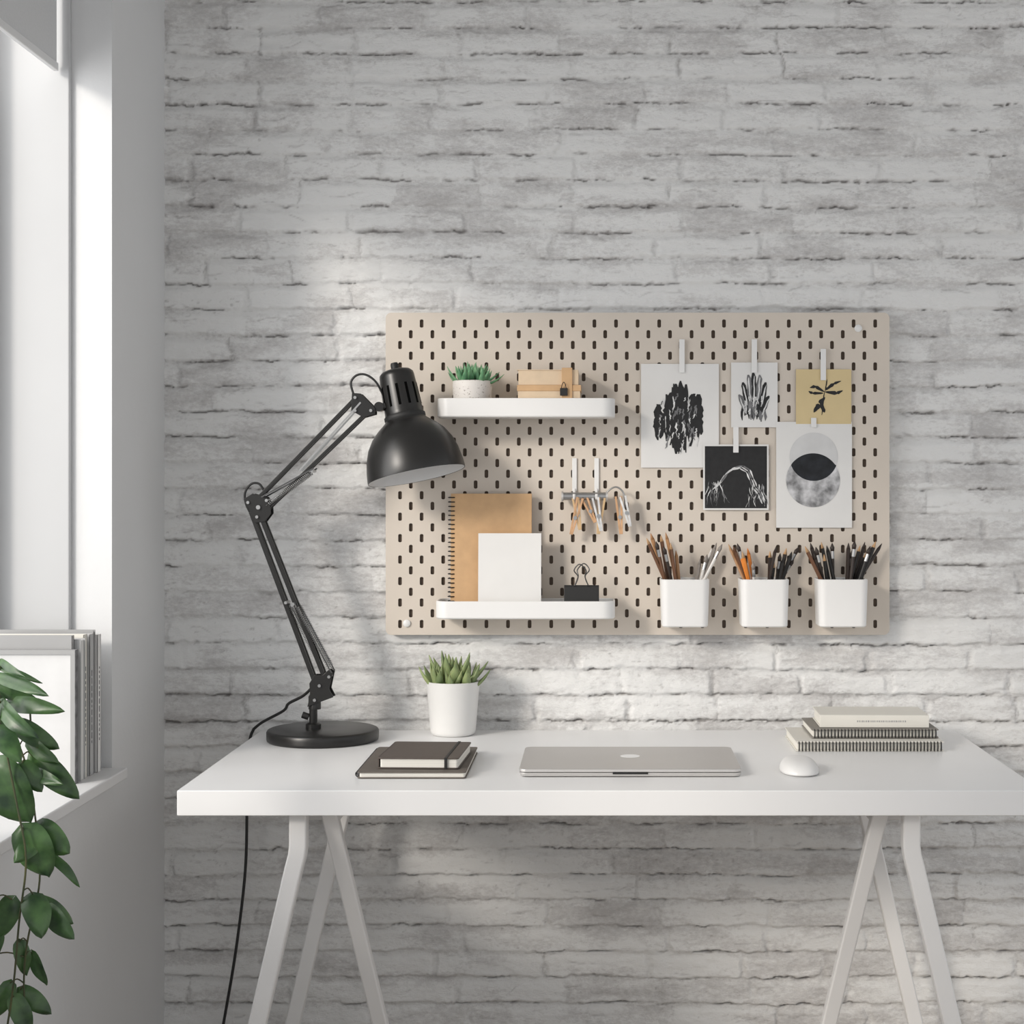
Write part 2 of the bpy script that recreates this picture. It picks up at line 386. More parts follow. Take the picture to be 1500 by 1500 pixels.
# ------------------------------------------------------------ pegboard
BY=-0.036
bx0,bz1=el(565,458,BY); bx1,bz0=el(1303,930,BY)
cw=(1290-594)/F*(BY-CAMY)/44.0; ch=15.72/F*(BY-CAMY)
peg=grp('pegboard',((bx0+bx1)/2,BY,(bz0+bz1)/2))
def pegboard():
    b=B(); ncx,ncz=45,29
    gx0=(bx0+bx1)/2-ncx*cw/2; gz0=(bz0+bz1)/2-ncz*ch/2; gx1=gx0+ncx*cw; gz1=gz0+ncz*ch
    sw,sh=0.0040,0.0088; TH=0.006
    for i in range(ncx):
        for j in range(ncz):
            x0=gx0+i*cw; z0=gz0+j*ch; x1=x0+cw; z1=z0+ch
            if (i+j)%2==1:
                b.add(([(x0,BY,z0),(x1,BY,z0),(x1,BY,z1),(x0,BY,z1)],[(0,1,2,3)])); continue
            cx=(x0+x1)/2; cz=(z0+z1)/2; r=0.0030
            in_=[]
            for qx,qz,a0 in ((1,1,0),(-1,1,90),(-1,-1,180),(1,-1,270)):
                for s in range(4):
                    a=math.radians(a0+30*s); in_.append((cx+qx*(sw-r)+r*math.cos(a),cz+qz*(sh-r)+r*math.sin(a)))
            out=[(x1,z1),(x0,z1),(x0,z0),(x1,z0)]
            v=[(x,BY,z) for x,z in out]+[(x,BY,z) for x,z in in_]+[(x,BY+TH,z) for x,z in in_]
            f=[]
            for c in range(4):
                for s in range(3): f.append((c,4+c*4+s,4+c*4+s+1)[::-1])
                f.append((c,4+c*4+3,4+((c+1)%4)*4,(c+1)%4)[::-1])
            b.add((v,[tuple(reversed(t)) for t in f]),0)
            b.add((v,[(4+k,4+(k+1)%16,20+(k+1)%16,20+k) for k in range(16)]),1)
            b.add((v,[tuple(20+k for k in range(16))]),1)  # brown slot floor: shade behind the board put into its colour
    o=rr2d((bx0+bx1)/2,(bz0+bz1)/2,bx1-bx0,bz1-bz0,0.012,6); n=len(o)
    v=[(x,BY,z) for x,z in o]+[(x,BY+0.016,z) for x,z in o]+[(gx1,BY,gz1),(gx0,BY,gz1),(gx0,BY,gz0),(gx1,BY,gz0)]
    f=[(k,(k+1)%n,n+(k+1)%n,n+k) for k in range(n)]
    for c in range(4):  # border strips
        a=[(c*7+3+t)%n for t in range(0,8)]
        f.append(tuple(a)+(2*n+(c+1)%4,2*n+c))
    f.append(tuple(n+k for k in range(n)))
    b.add((v,f),0)
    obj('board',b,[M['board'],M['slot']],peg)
pegboard()
for px,py in ((1257,481),(596,913)):
    p=P(px,py,BY); obj('mount_cap',disc_lathe([(0.008,0),(0.008,0.003),(0.006,0.0045)],p,(0,-1,0),20),M['plastic'],peg,smooth=True,angle=40)
for x in (bx0+.03,bx1-.03):
    obj('wall_spacer',box(x-.02,x+.02,BY+.016,-0.002,bz1-.06,bz1-.03),M['plastic'],peg)

# ------------------------------------------------------------ board shelves
for (a,b_,y0,y1) in ((639,901,583,611),(637,901,881,907)):
    x0,z1=el(a,y0,-0.14); x1,z0=el(b_,y1,-0.14)
    obj('pegboard_shelf',tray((x0+x1)/2,(-.14+BY-.0005)/2,x1-x0,.14+BY-.0005,.028,z0,z1,.0035,.005,seg=10),M['plastic'],smooth=True,angle=35)
SH1=el(0,611,-.14)[1]+.0052; SH2=el(0,907,-.14)[1]+.0052

# succulents
def fleshy(b,base,d,L,w,t,curl,mi=0):
    base=Vector(base); d=Vector(d).normalized(); side=d.cross(Vector((0,0,1)))
    side=side.normalized() if side.length>1e-3 else Vector((1,0,0)); nrm=side.cross(d).normalized()
    pr=[.55,.78,.95,1,.95,.80,.58,.30,.04]; v=[];f=[];n=8
    for i,q in enumerate(pr):
        s=i/(len(pr)-1); c=base+d*L*s+nrm*curl*L*s*s
        for j in range(n):
            a=2*math.pi*j/n; nn=math.sin(a); 
            if nn>0: nn*=0.35
            v.append(c+side*math.cos(a)*w*q+nrm*nn*t*(q**.6))
    for i in range(len(pr)-1):
        for j in range(n): f.append((i*n+j,(i+1)*n+j,(i+1)*n+(j+1)%n,i*n+(j+1)%n))
    f.append(tuple(range(n)))
    b.add((v,f),mi)
def rosette(b,c,L,w,count,seed,e0=15,e1=85,lift=0.3):
    rs=random.Random(seed)
    for i in range(count):
        t=i/(count-1); az=i*2.39996+rs.uniform(-.15,.15); e=math.radians(e0+(e1-e0)*t**.8+rs.uniform(-4,4))
        d=(math.cos(az)*math.cos(e),math.sin(az)*math.cos(e),math.sin(e))
        ll=L*(1-.2*t)*rs.uniform(.9,1.1)
        base=Vector(c)+Vector((math.cos(az),math.sin(az),0))*L*.10*(1-t)
        fleshy(b,base,d,ll,w*(1-.3*t),w*.6,lift*(1-t))
px_,pz_=-.3135,.75
g=grp('potted_succulent',(px_,-.095,.75)); c=Vector((px_,-.095,.75))
obj('pot',lathe([(0,0),(.040,0),(.0455,.003),(.048,.010),(.0565,.112),(.0572,.1135),(.0560,.1145),(.0535,.1135),(.052,.10),(0,.10)],c,n=56),M['ceramic'],g,smooth=True,angle=50)
obj('soil',disc_lathe([(.0515,.1005),(.0515,.103)],c,n=32),M['soil'],g)
b=B()
for k,(dx,dy,L) in enumerate(((0,0,.086),(-.028,-.016,.066),(.028,-.012,.066),(0,-.03,.052))):
    rosette(b,c+Vector((dx,dy,.098)),L,L*.155,16,k,25,85,.25)
obj('leaves',b,M['succ'],g,smooth=True)
x,_=el(692,0,-.09); c=Vector((x,-.09,SH1))
g=grp('shelf_succulent',c)
obj('bowl',lathe([(0,0),(.028,0),(.034,.004),(.0405,.03),(.042,.06),(.0418,.072),(.0405,.0735),(.0385,.072),(.037,.062),(0,.062)],c,n=48),M['speckle'],g,smooth=True,angle=50)
obj('soil',disc_lathe([(.037,.062),(.036,.066)],c,n=32),M['soil'],g)
b=B()
for k,(dx,dy,L) in enumerate(((0,0,.054),(-.018,-.014,.046),(.018,-.012,.046))):
    rosette(b,c+Vector((dx,dy,.066)),L,L*.155,15,50+k,10,85,.35)
obj('leaves',b,M['succ2'],g,smooth=True)

# kraft boxes on upper shelf
x0,z1=el(759,541,-.10); x1,_=el(851,0,-.10); zm=SH1+.062
g=grp('kraft_gift_box',((x0+x1)/2,-.09,SH1))
obj('box_base',box(x0+.001,x1-.001,-.130,-.05,SH1,zm),M['kraftl'],g,bevel=0.001)
obj('box_top',box(x0+.002,x1-.005,-.128,-.052,zm+.0008,zm+.033),M['kraftl'],g,bevel=0.001)
obj('box_lid_edge',box(x0-.0005,x1+.0005,-.1315,-.0485,zm-.012,zm+.0006),M['kraft'],g,bevel=0.0008)
obj('box_flap',rotax(box(x0-.001,x1-.022,-.130,-.052,zm+.0345,zm+.0360),2.0,(x0,-.05,zm+.0345),'X'),M['kraftl'],g)
obj('sleeve',box(x1-.040,x1-.018,-.1335,-.047,SH1,zm+.037),M['kraft'],g,bevel=0.0006)
def bclip(g,cx,cy,z0,w,hgt,depth,mt):
    v=[]; 
    for x in (cx-w/2,cx+w/2): v+=[(x,cy-depth/2,z0),(x,cy+depth/2,z0),(x,cy+.0015,z0+hgt),(x,cy-.0015,z0+hgt)]
    f=[(0,1,5,4),(1,2,6,5),(2,3,7,6),(3,0,4,7),(0,3,2,1),(4,5,6,7)]
    obj('clip_body',(v,f),mt,g,bevel=0.001)
    obj('clip_lip',sweep([(cx-w/2,cy,z0+hgt),(cx+w/2,cy,z0+hgt)],.0022,10),mt,g,smooth=True,angle=40)
    for s,tilt in ((1,-.010),(-1,.012)):
        zt=z0+hgt
        pts=[(cx-w*.20,cy-s*.003,zt),(cx-w*.10,cy-s*.007,zt+.020),(cx-w*.17+tilt*.3,cy-s*.012,zt+.034),(cx+tilt*.4,cy-s*.016,zt+.047),(cx+w*.17+tilt*.3,cy-s*.012,zt+.034),(cx+w*.10,cy-s*.007,zt+.020),(cx+w*.20,cy-s*.003,zt)]
        obj('wire_handle',sweep(smoothpts(pts,8),.0013,6),M['rod'],g,smooth=True)
x,_=el(852,0,-.10); g=grp('binder_clip',(x,-.11,SH2)); 
bclip(g,x,-.105,SH2,.074,.062,.040,M['blackm'])
x,z=el(826,0,-.13); g=grp('small_clip',(x,-.135,SH1+.05))
obj('clip_body',box(x-.008,x+.008,-.139,-.1345,SH1+.040,SH1+.056),M['blackm'],g,bevel=.001)
obj('wire_handle',sweep(smoothpts([(x-.005,-.138,SH1+.056),(x-.003,-.14,SH1+.064),(x,-.14,SH1+.068),(x+.003,-.14,SH1+.064),(x+.005,-.138,SH1+.056)],6),.0008,6),M['blackm'],g)

# notebooks on lower shelf
x0,z1=el(661,723,-.055); x1,_=el(779,0,-.055); SN=SH2+.0010
g=grp('spiral_notebook',((x0+x1)/2,-.06,SN)); c0=((x0+x1)/2,-.07,SN)
tl=lambda vf: rotax(vf,-3.0,c0,'X')
obj('cover',tl(box(x0,x1,-.0745,-.0725,SN,z1)),M['kraft'],g,bevel=.0004)
obj('page_block',tl(box(x0+.001,x1-.002,-.0725,-.066,SN+.001,z1-.002)),M['pages'],g)
obj('back_cover',tl(box(x0,x1,-.066,-.0645,SN,z1)),M['kraft'],g)
b=B(); k=26
for i in range(k):
    z=SN+.008+(z1-SN-.016)*i/(k-1)
    pts=[(x0+.002+.0075*math.cos(a),-.0695+.0075*math.sin(a),z+.0006*math.sin(a)) for a in [2*math.pi*j/14 for j in range(15)]]
    b.add(tl(sweep(pts,.0013,5,False)))
obj('wire_binding',b,M['blackm'],g,smooth=True)
x0,z1=el(701,781,-.09); x1,_=el(793,0,-.09)
g=grp('small_notebook',((x0+x1)/2,-.095,SH2)); c0=((x0+x1)/2,-.10,SH2)
obj('cover',tl(box(x0,x1,-.104,-.1028,SH2,z1)),M['paper'],g,bevel=.0004)
obj('page_block',tl(box(x0+.001,x1-.001,-.1028,-.097,SH2+.001,z1-.001)),M['pages'],g)
obj('back_cover',tl(box(x0,x1,-.097,-.0958,SH2,z1)),M['paper'],g,bevel=.0004)

# hooks with clips
g=grp('hook_rail_with_clips',P(862,730,-.06))
for px in (841.5,874):
    p=P(px,671,BY-.001); q=P(px,720,BY-.001)
    obj('hook_strip',box(p.x-.005,p.x+.005,BY-.004,BY-.001,q.z,p.z),M['plastic'],g,bevel=.0008)
    obj('hook_arm',sweep(smoothpts([(p.x,BY-.003,q.z+.005),(p.x,BY-.012,q.z-.006),(p.x,BY-.03,q.z-.016),(p.x,BY-.038,q.z-.006)],6),.003,8),M['plastic'],g,smooth=True)
p=P(824,727,-.062);q=P(889,727,-.062)
obj('rail',sweep([p,q],.0085,20),M['steel'],g,smooth=True,angle=40)
for s,a in ((p,-.002),(q,.002)): obj('rail_end',sweep([s-Vector((a,0,0)),s+Vector((a,0,0))],.0110,20),M['alu'],g,smooth=True,angle=40)
for i,(px,l,an,mt) in enumerate(((843,48,8,'brass'),(850,56,-14,'woodpeg'),(872,50,10,'inkl'),(882,54,-6,'brass'),(906,56,4,'woodpeg'),(912,46,14,'inkl'),(856,40,24,'woodpeg'))):
    yy=-.066-.003*(i%3); p=P(min(px,884),729,yy) if px<895 else P(px,727,yy)
    L=l/690; d=Vector((math.sin(math.radians(an)),0,-math.cos(math.radians(an))))
    for s in (-1,1):
        sd=Vector((math.cos(math.radians(an)),0,math.sin(math.radians(an))))*s
        obj('clip_jaw',bar(p+sd*.006,p+d*L+sd*.0015,.0045,.008),M[mt],g,bevel=.0006)
    obj('clip_spring',sweep([p+d*L*.55-Vector((0,.006,0)),p+d*L*.55+Vector((0,.006,0))],.0042,12),M['steel'],g,smooth=True,angle=40)
p=P(884,727,-.066)
obj('side_wire',sweep(smoothpts([p,P(895,716,-.066),P(905,714,-.066),P(914,724,-.066),P(915,745,-.066)],6),.0018,8),M['steel'],g,smooth=True)

# ------------------------------------------------------------ cups with pencils
def cup(a,b_,pens,seed):
    rs=random.Random(seed)
    x0,z1=el(a,849,-.125); x1,z0=el(b_,919,-.125); cx=(x0+x1)/2; cy=(-.125+BY-.0005)/2; d=.125+BY-.0005
    g=grp('pencil_cup',(cx,cy,z0))
    obj('cup',tray(cx,cy,x1-x0,d,.018,z0,z1,.003,.004,taper=.006,seg=8),M['plastic'],g,smooth=True,angle=35)
    for i,(px,py,cm) in enumerate(pens):
        yt=cy+rs.uniform(-.03,.032)
        tip=P(px,py,yt); u=max(-1,min(1,(tip.x-cx)/.075))
        base=Vector((cx+u*.012+rs.uniform(-.012,.012),cy+rs.uniform(-.015,.015),z0+.006))
        t=(z1-base.z)/(tip.z-base.z); rim=base+(tip-base)*t
        lim=(x1-x0)/2-.009
        if abs(rim.x-cx)>lim: base.x=tip.x+((cx+math.copysign(lim,rim.x-cx))-tip.x)/(1-t); base.x=max(cx-lim+.006,min(cx+lim-.006,base.x))
        dd=(tip-base).normalized(); r=rs.uniform(.0036,.0045); kind=i%3
        if kind==2:   # paint brush: handle, ferrule, bristle
            obj('brush_handle',sweep([base,tip-dd*.034],[r*.7,r*.9],8),M[cm],g)
            obj('brush_ferrule',sweep([tip-dd*.034,tip-dd*.018],r*.95,8),M['steel'],g,smooth=True,angle=40)
            obj('brush_bristles',sweep([tip-dd*.018,tip-dd*.010,tip],[r*.95,r*1.15,.0004],8),M['p_dark'] if cm!='p_white' else M['p_grey'],g,smooth=True)
        else:
            obj('pencil_body',sweep([base,tip-dd*.014],r,6),M[cm],g)
            obj('pencil_tip',sweep([tip-dd*.014,tip-dd*.004,tip],[r,r*.4,.0004],8),M['wood_tip'] if kind==0 and cm not in('p_white','p_grey') else M[cm],g,smooth=True)
            obj('pencil_lead',sweep([tip-dd*.005,tip],[r*.45,.0003],6),M['p_black'],g)
cup(968,1040,[(947,788,'p_brown'),(953,781,'p_tan'),(961,793,'p_brown'),(968,784,'p_brown'),(975,780,'p_tan'),(972,800,'p_dark'),(982,795,'p_brown'),(990,806,'p_tan'),
     (1058,797,'p_white'),(1050,795,'p_grey'),(1043,803,'p_white'),(1036,812,'p_white'),(1026,818,'p_grey'),(1052,808,'p_white')],1)
cup(1085,1157,[(1067,797,'p_tan'),(1074,800,'p_brown'),(1080,796,'p_orange'),(1087,808,'p_orange'),(1095,803,'p_orange'),(1103,822,'p_white'),
     (1128,807,'p_dark'),(1137,800,'p_dark'),(1143,810,'p_black'),(1152,803,'p_dark'),(1160,808,'p_black'),(1170,801,'p_dark'),(1134,822,'p_black'),(1148,815,'p_black'),(1163,818,'p_dark')],2)
cup(1199,1273,[(1179,800,'p_brown'),(1187,795,'p_dark'),(1195,801,'p_dark'),(1203,794,'p_black'),(1211,799,'p_black'),(1219,795,'p_dark'),(1207,812,'p_black'),
     (1243,795,'p_dark'),(1252,792,'p_dark'),(1260,799,'p_black'),(1267,794,'p_dark'),(1275,800,'p_black'),(1283,793,'p_black'),(1292,796,'p_dark'),(1248,806,'p_black'),(1270,808,'p_black'),(1192,810,'p_dark')],3)

# ------------------------------------------------------------ art prints
def poly(pts,y):  # list of (px,py), flat, facing room
    v=[P(a,b_,y) for a,b_ in pts]; 
    ar=sum(pts[i][0]*pts[(i+1)%len(pts)][1]-pts[(i+1)%len(pts)][0]*pts[i][1] for i in range(len(pts)))
    idx=tuple(range(len(pts))); 
    return v,[idx if ar<0 else idx[::-1]]
def stroke(x0,y0,x1,y1,w0,w1,y,rs,n=6,j=1.2):
    dx,dy=x1-x0,y1-y0; l=math.hypot(dx,dy); nx,ny=-dy/l,dx/l; A=[];C=[]
    for i in range(n+1):
        t=i/n; w=(w0+(w1-w0)*t)/2*(1 if 0<i<n else .35); cx=x0+dx*t+rs.uniform(-j,j)*.5; cy=y0+dy*t
        A.append((cx+nx*(w+rs.uniform(-.3,.3)*j),cy+ny*w)); C.append((cx-nx*(w+rs.uniform(-.3,.3)*j),cy-ny*w))
    b=B()
    for i in range(n): b.add(poly([A[i],A[i+1],C[i+1],C[i]],y))
    return b.v,b.f
def sheet(name,a,b_,c,d,y,paper,strip,tilt=0):
    x0,z1=el(a,c,y); x1,z0=el(b_,d,y)
    g=grp(name,((x0+x1)/2,y,(z0+z1)/2))
    obj('paper_sheet',box(x0,x1,y,y+.0006,z0,z1),paper,g)
    sx,s0,s1=strip; p=P(sx,s0,y-.003); q=P(sx,s1,y-.003)
    obj('hanging_strip',box(p.x-.0058,p.x+.0058,y-.0035,y-.002,q.z,p.z),M['plastic'],g,bevel=.0005)
    obj('strip_peg',box(p.x-.004,p.x+.004,y-.002,BY+.004,p.z-.012,p.z-.002),M['plastic'],g)
    return g
IK=.0004
rs=random.Random(11); yA=-.0395
g=sheet('art_print',939,1053,533,685,yA,M['paper'],(999,497,546))
b=B()
for i in range(62):
    x=rs.uniform(963,1027); 
    top=580-20*math.exp(-((x-995)/12)**2)+rs.uniform(-6,14); bot=638+24*math.exp(-((x-998)/12)**2)+rs.uniform(-20,8)
    if x<972: top+=14; bot-=rs.uniform(0,10)
    if x>1008: top+=2; bot-=rs.uniform(-4,8)
    if 978<x<984 and rs.random()<.6: bot-=25
    if 1006<x<1010 and rs.random()<.7: continue
    b.add(stroke(x,top,x+rs.uniform(-6,3),bot,rs.uniform(4,10),rs.uniform(2,7),yA-IK-i*4e-6,rs,9,3.2),0)
for i in range(18):
    x=rs.uniform(967,1023); y0=rs.uniform(575,640); b.add(stroke(x,y0,x+rs.uniform(-6,3),y0+rs.uniform(6,22),rs.uniform(1,5),1,yA-IK*2-i*4e-6,rs,6,2.5),1)
for i in range(26):
    x=rs.uniform(966,1026); y0=rs.uniform(580,650); b.add(stroke(x,y0,x+rs.uniform(-4,2),y0+rs.uniform(6,22),rs.uniform(1,3.6),.6,yA-IK*2.5-i*4e-6,rs,6,2),2)
obj('brush_art',b,[M['ink'],M['inkg'],M['inkl']],g)
g=sheet('art_print',1071,1139,531,626,yA,M['paper'],(1105,497,546)); b=B()
for i in range(30):
    x=rs.uniform(1089,1120); b.add(stroke(x,rs.uniform(576,592),x+rs.uniform(-3,3),rs.uniform(600,618),5,3,yA-IK-i*4e-6,rs,5,2),i%2)
for k,(xa_,ya_,xb_,yb_) in enumerate(((1088,560,1095,590),(1096,549,1100,585),(1104,546,1105,585),(1113,549,1110,585),(1122,560,1115,592),(1083,578,1093,602),(1126,580,1116,604))):
    b.add(stroke(xa_,ya_,xb_,yb_,6.5,8,yA-IK*1.5-k*8e-6,rs,6,1.5),k%2); b.add(stroke(xa_+.5,ya_+4,xb_,yb_+4,2.2,1.6,yA-IK*2.2-k*8e-6,rs),2)
for i in range(18):
    x=rs.uniform(1090,1118); y0=rs.uniform(578,602); b.add(stroke(x,y0,x+rs.uniform(-3,3),y0+rs.uniform(6,12),2.5,.8,yA-IK*2.6-i*4e-6,rs),2)
obj('hand_art',b,[M['ink'],M['inkg'],M['inkl']],g)
g=sheet('art_print',1166,1247,541,621,yA-.0012,M['tan'],(1206,511,557)); b=B(); y=yA-.0012
for k,(x0_,y0_,x1_,y1_,w0,w1) in enumerate(((1204,608,1208,572,2,1.5),(1208,574,1194,566,2,6),(1194,566,1186,568,6,1),(1208,572,1222,562,2,6),(1222,562,1232,558,5,1),(1208,574,1226,576,2,7),(1226,576,1235,572,6,1),(1209,582,1200,590,2,8),(1200,592,1192,604,9,3),(1202,590,1208,604,6,5),(1206,576,1190,576,2,5),(1190,576,1184,573,5,1),(1209,572,1212,556,1.5,2))):
    b.add(stroke(x0_,y0_,x1_,y1_,w0,w1,y-IK-k*5e-6,rs,5,1.0))
obj('plant_art',b,M['ink'],g)
yD=yA-.0022
g=sheet('art_print',1030,1126,651,747,yD,M['paper'],(1078,625,663)); b=B()
b.add(poly([(1032.5,653.5),(1123.5,653.5),(1123.5,744.5),(1032.5,744.5)],yD-IK*.6),0)
arc=[(1046,716),(1056,706),(1064,694),(1074,686),(1086,684),(1096,690),(1101,702),(1106,714),(1113,722),(1119,736)]
for i in range(len(arc)-1):
    for o in (-2.6,0,2.4):
        b.add(stroke(arc[i][0]+o,arc[i][1]-o*.7,arc[i+1][0]+o,arc[i+1][1]-o*.7,rs.uniform(1.2,3),rs.uniform(1,2.6),yD-IK-(i*3+o)*4e-6,rs,4,.8),rs.choice((1,1,2)))
for i in range(44):
    x=rs.choice((rs.uniform(1036,1062),rs.uniform(1094,1121))); y0=rs.uniform(704,728); b.add(stroke(x,y0,x+rs.uniform(-7,7),min(743,y0+rs.uniform(8,20)),rs.uniform(.8,2),.5,yD-IK*1.6-i*4e-6,rs,4,1.6),rs.choice((1,2)))
obj('figure_art',b,[M['ink'],M['inkl'],M['inkg']],g)
yE=yA-.0010
g=sheet('art_print',1137,1248,618,773,yE,M['paper'],(1192,612,626)) 
circ=lambda cx,cy,r,n=64:[(cx+r*math.cos(2*math.pi*i/n),cy+r*math.sin(2*math.pi*i/n)) for i in range(n)]
obj('pale_disc',poly(circ(1192,669,35.5),yE-IK),M['moon1'],g)
obj('cloud_disc',poly(circ(1191,703.5,39.5),yE-IK*1.4),M['moon2'],g)
dd=34.5; r1,r2=35.5,39.5; a_=(dd*dd+r1*r1-r2*r2)/(2*dd)
th=math.asin(a_/r1); L1=[(1192+r1*math.cos(t),669+r1*math.sin(t)) for t in np.linspace(th,math.pi-th,30)]
th2=math.asin((dd-a_)/r2); L2=[(1191+r2*math.cos(t),703.5-r2*math.sin(t)) for t in np.linspace(math.pi-th2,th2,30)]
obj('dark_lens',poly(L1+L2[1:-1],yE-IK*1.8),M['moon3'],g)

# ------------------------------------------------------------ desk lamp
LY=-.17
def LP(px,py,dy=0): 
    p=P(px,py,LY); p.y+=dy; return p
bc=P(473,1080,LY); bc.z=DZ+.0002
lamp=grp('desk_lamp',bc)
obj('base',disc_lathe([(.112,0),(.1145,.002),(.1155,.006),(.1155,.019),(.1135,.0225),(.110,.024),(.03,.0245)],bc,n=72),M['black'],lamp,smooth=True,angle=40)
st=LP(459,1066); st.z=DZ+.024
obj('stem',sweep([st,LP(459,1037)],.0085,20),M['black'],lamp,smooth=True,angle=40)
obj('stem_collar',disc_lathe([(.016,0),(.016,.010),(.012,.013)],st,n=28),M['black'],lamp,smooth=True,angle=40)
obj('stem_knob',sweep([LP(452,1050),LP(443,1047)],.007,16),M['blackm'],lamp,smooth=True,angle=40)
obj('swivel',disc_lathe([(.013,-.012),(.013,.014),(.010,.018)],LP(461,1030),n=24),M['black'],lamp,smooth=True,angle=40)
def plate(name,pts,dy,t=.003,m='black'):
    n=len(pts); v=[LP(a,b_,dy-t/2) for a,b_ in pts]+[LP(a,b_,dy+t/2) for a,b_ in pts]
    ar=sum(pts[i][0]*pts[(i+1)%n][1]-pts[(i+1)%n][0]*pts[i][1] for i in range(n))
    f=[tuple(range(n)),tuple(range(2*n-1,n-1,-1))]+[(i,n+i,n+(i+1)%n,(i+1)%n) for i in range(n)]
    if ar>0: f=[q[::-1] for q in f]
    obj(name,(v,f),M[m],lamp,bevel=.0008)
def screw(px,py,dy=-.020,r=.005,m='steel'):
    obj('screw',sweep([LP(px,py,dy),LP(px,py,-dy)],r,16),M[m],lamp,smooth=True,angle=40)
for dy in (-.014,.014):
    plate('base_bracket',[(452,1034),(490,1020),(484,1008),(489,984),(483,980),(474,988),(462,988),(455,1000),(456,1018)],dy)
    plate('elbow_bracket',[(359,731),(372,723),(392,728),(398,738),(399,752),(390,764),(376,766),(368,748)],dy)
    plate('head_bracket',[(517,576),(530,577),(551,598),(551,607),(534,612),(516,602)],dy)
for p in ((470,1003),(484,990),(463,1024),(366,736),(381,743),(393,733),(379,757),(522,583),(522,602),(545,602),(432,884),(421,882),(459,690)): screw(*p,r=.0032 if p[0] not in(381,) else .0045)
for dy in (-.010,.010):
    obj('lower_arm_bar',bar(LP(369,750,dy),LP(464,1003,dy),.0085,.006),M['black'],lamp,bevel=.001)
    obj('lower_arm_bar',bar(LP(383,755,dy),LP(478,996,dy),.0085,.006),M['black'],lamp,bevel=.001)
    obj('upper_arm_bar',bar(LP(376,733,dy),LP(522,583,dy),.0070,.006),M['black'],lamp,bevel=.001)
    obj('upper_arm_bar',bar(LP(390,748,dy),LP(541,602,dy),.0070,.006),M['black'],lamp,bevel=.001)
def spring(p0,p1,dy,turns=34,r=.0036):
    a=LP(*p0,dy);c=LP(*p1,dy);d=(c-a);l=d.length;dn=d.normalized();u=dn.orthogonal().normalized();w=dn.cross(u)
    pts=[]; n=turns*8
    for i in range(n+1):
        t=i/n; an=2*math.pi*turns*t; pts.append(a+d*(.06+.88*t)+(u*math.cos(an)+w*math.sin(an))*r)
    obj('spring',sweep([a]+pts+[c],.0009,5),M['steel'],lamp,smooth=True)
for dy in (-.016,.016):
    spring((434,882),(487,982),dy); spring((424,884),(466,968),dy*.2)
    spring((392,741),(459,690),dy,28)
    obj('arm_rod',bar(LP(434,882,dy*1.3),LP(488,984,dy*1.3),.002,.002),M['rod'],lamp)
    obj('arm_rod',bar(LP(386,728,dy*1.3),LP(462,686,dy*1.3),.003,.002),M['rod'],lamp)
    obj('arm_rod_upper',bar(LP(440,690,dy),LP(530,590,dy),.0035,.002),M['steel'],lamp)
# head
axis=Vector((-math.sin(math.radians(12)),.10,math.cos(math.radians(12)))).normalized()
rc=LP(610.5,697); S=1/705.0
prof=[(72,0),(72.3,3),(71,16),(68,32),(62.5,48),(54,62),(44,72.5),(35,80),(30.5,84),(29.5,87),(29.5,91),(28.6,93),(28.2,98),(25.8,150),(25,154.5),(21,158.5),(14,160.5),(0,161)]
ins=[(71,0.3),(70.5,3),(69,16),(66,31),(60.5,46.5),(52,60),(42,70),(30,78),(0,80)]
b=B(); b.add(lathe([(r*S,s*S) for r,s in prof],rc,axis,72),0)
b.add(lathe([(72*S,0),(71*S,.3*S)],rc,axis,72),0)
v,f=lathe([(r*S,s*S) for r,s in ins],rc,axis,72); b.add((v,[q[::-1] for q in f]),1)
obj('shade',b,[M['black'],M['white']],lamp,smooth=True,angle=50)
obj('neck_ring',lathe([(29*S,84*S),(30.5*S,86*S),(30.5*S,91*S),(28.5*S,93*S)],rc,axis,48),M['blackm'],lamp,smooth=True)
obj('bulb',disc_lathe([(8*S,78*S),(10*S,66*S),(20*S,50*S),(23*S,38*S),(19*S,27*S),(9*S,20*S)],rc,axis,32),M['white'],lamp,smooth=True)
obj('top_knob',disc_lathe([(6*S,158*S),(6*S,168*S),(5*S,171*S)],rc,axis,20),M['blackm'],lamp,smooth=True,angle=40)
ua=axis.orthogonal().normalized(); ub=axis.cross(ua); b=B()
for i in range(12):
    a=2*math.pi*(i+.5)/12; dr=ua*math.cos(a)+ub*math.sin(a)
    b.add(bar(rc+axis*104*S+dr*27.6*S,rc+axis*136*S+dr*26.2*S,.0055,.0016,dr))
obj('vent_slots',b,mat('vent_dark',(0.002,0.002,0.002,1),.95,spec=.05),lamp,bevel=0)
obj('head_mount',bar(LP(543,600),LP(566,594),.012,.020),M['black'],lamp,bevel=.002)
obj('head_pivot',sweep([LP(556,596,-.012),LP(556,596,.012)],.010,20),M['black'],lamp,smooth=True,angle=40)
obj('cable_head',sweep(smoothpts([LP(562,582,.01),LP(551,560),LP(536,549),LP(522,550),LP(514,561),LP(518,578)],8),.0024,8),M['cable'],lamp,smooth=True)
obj('cable_elbow',sweep(smoothpts([LP(388,722),LP(380,709),LP(368,709),LP(359,722),LP(361,740),LP(372,760)],8),.0024,8),M['cable'],lamp,smooth=True)
cp=[LP(458,1006,.012),LP(440,1022,.03),LP(415,1036,.06),Vector((-.675,-.09,.80)),Vector((-.725,-.06,.772)),Vector((-.747,-.05,.755))]
obj('cable_tail',sweep(smoothpts(cp,10),.0032,8),M['cable'],lamp,smooth=True)
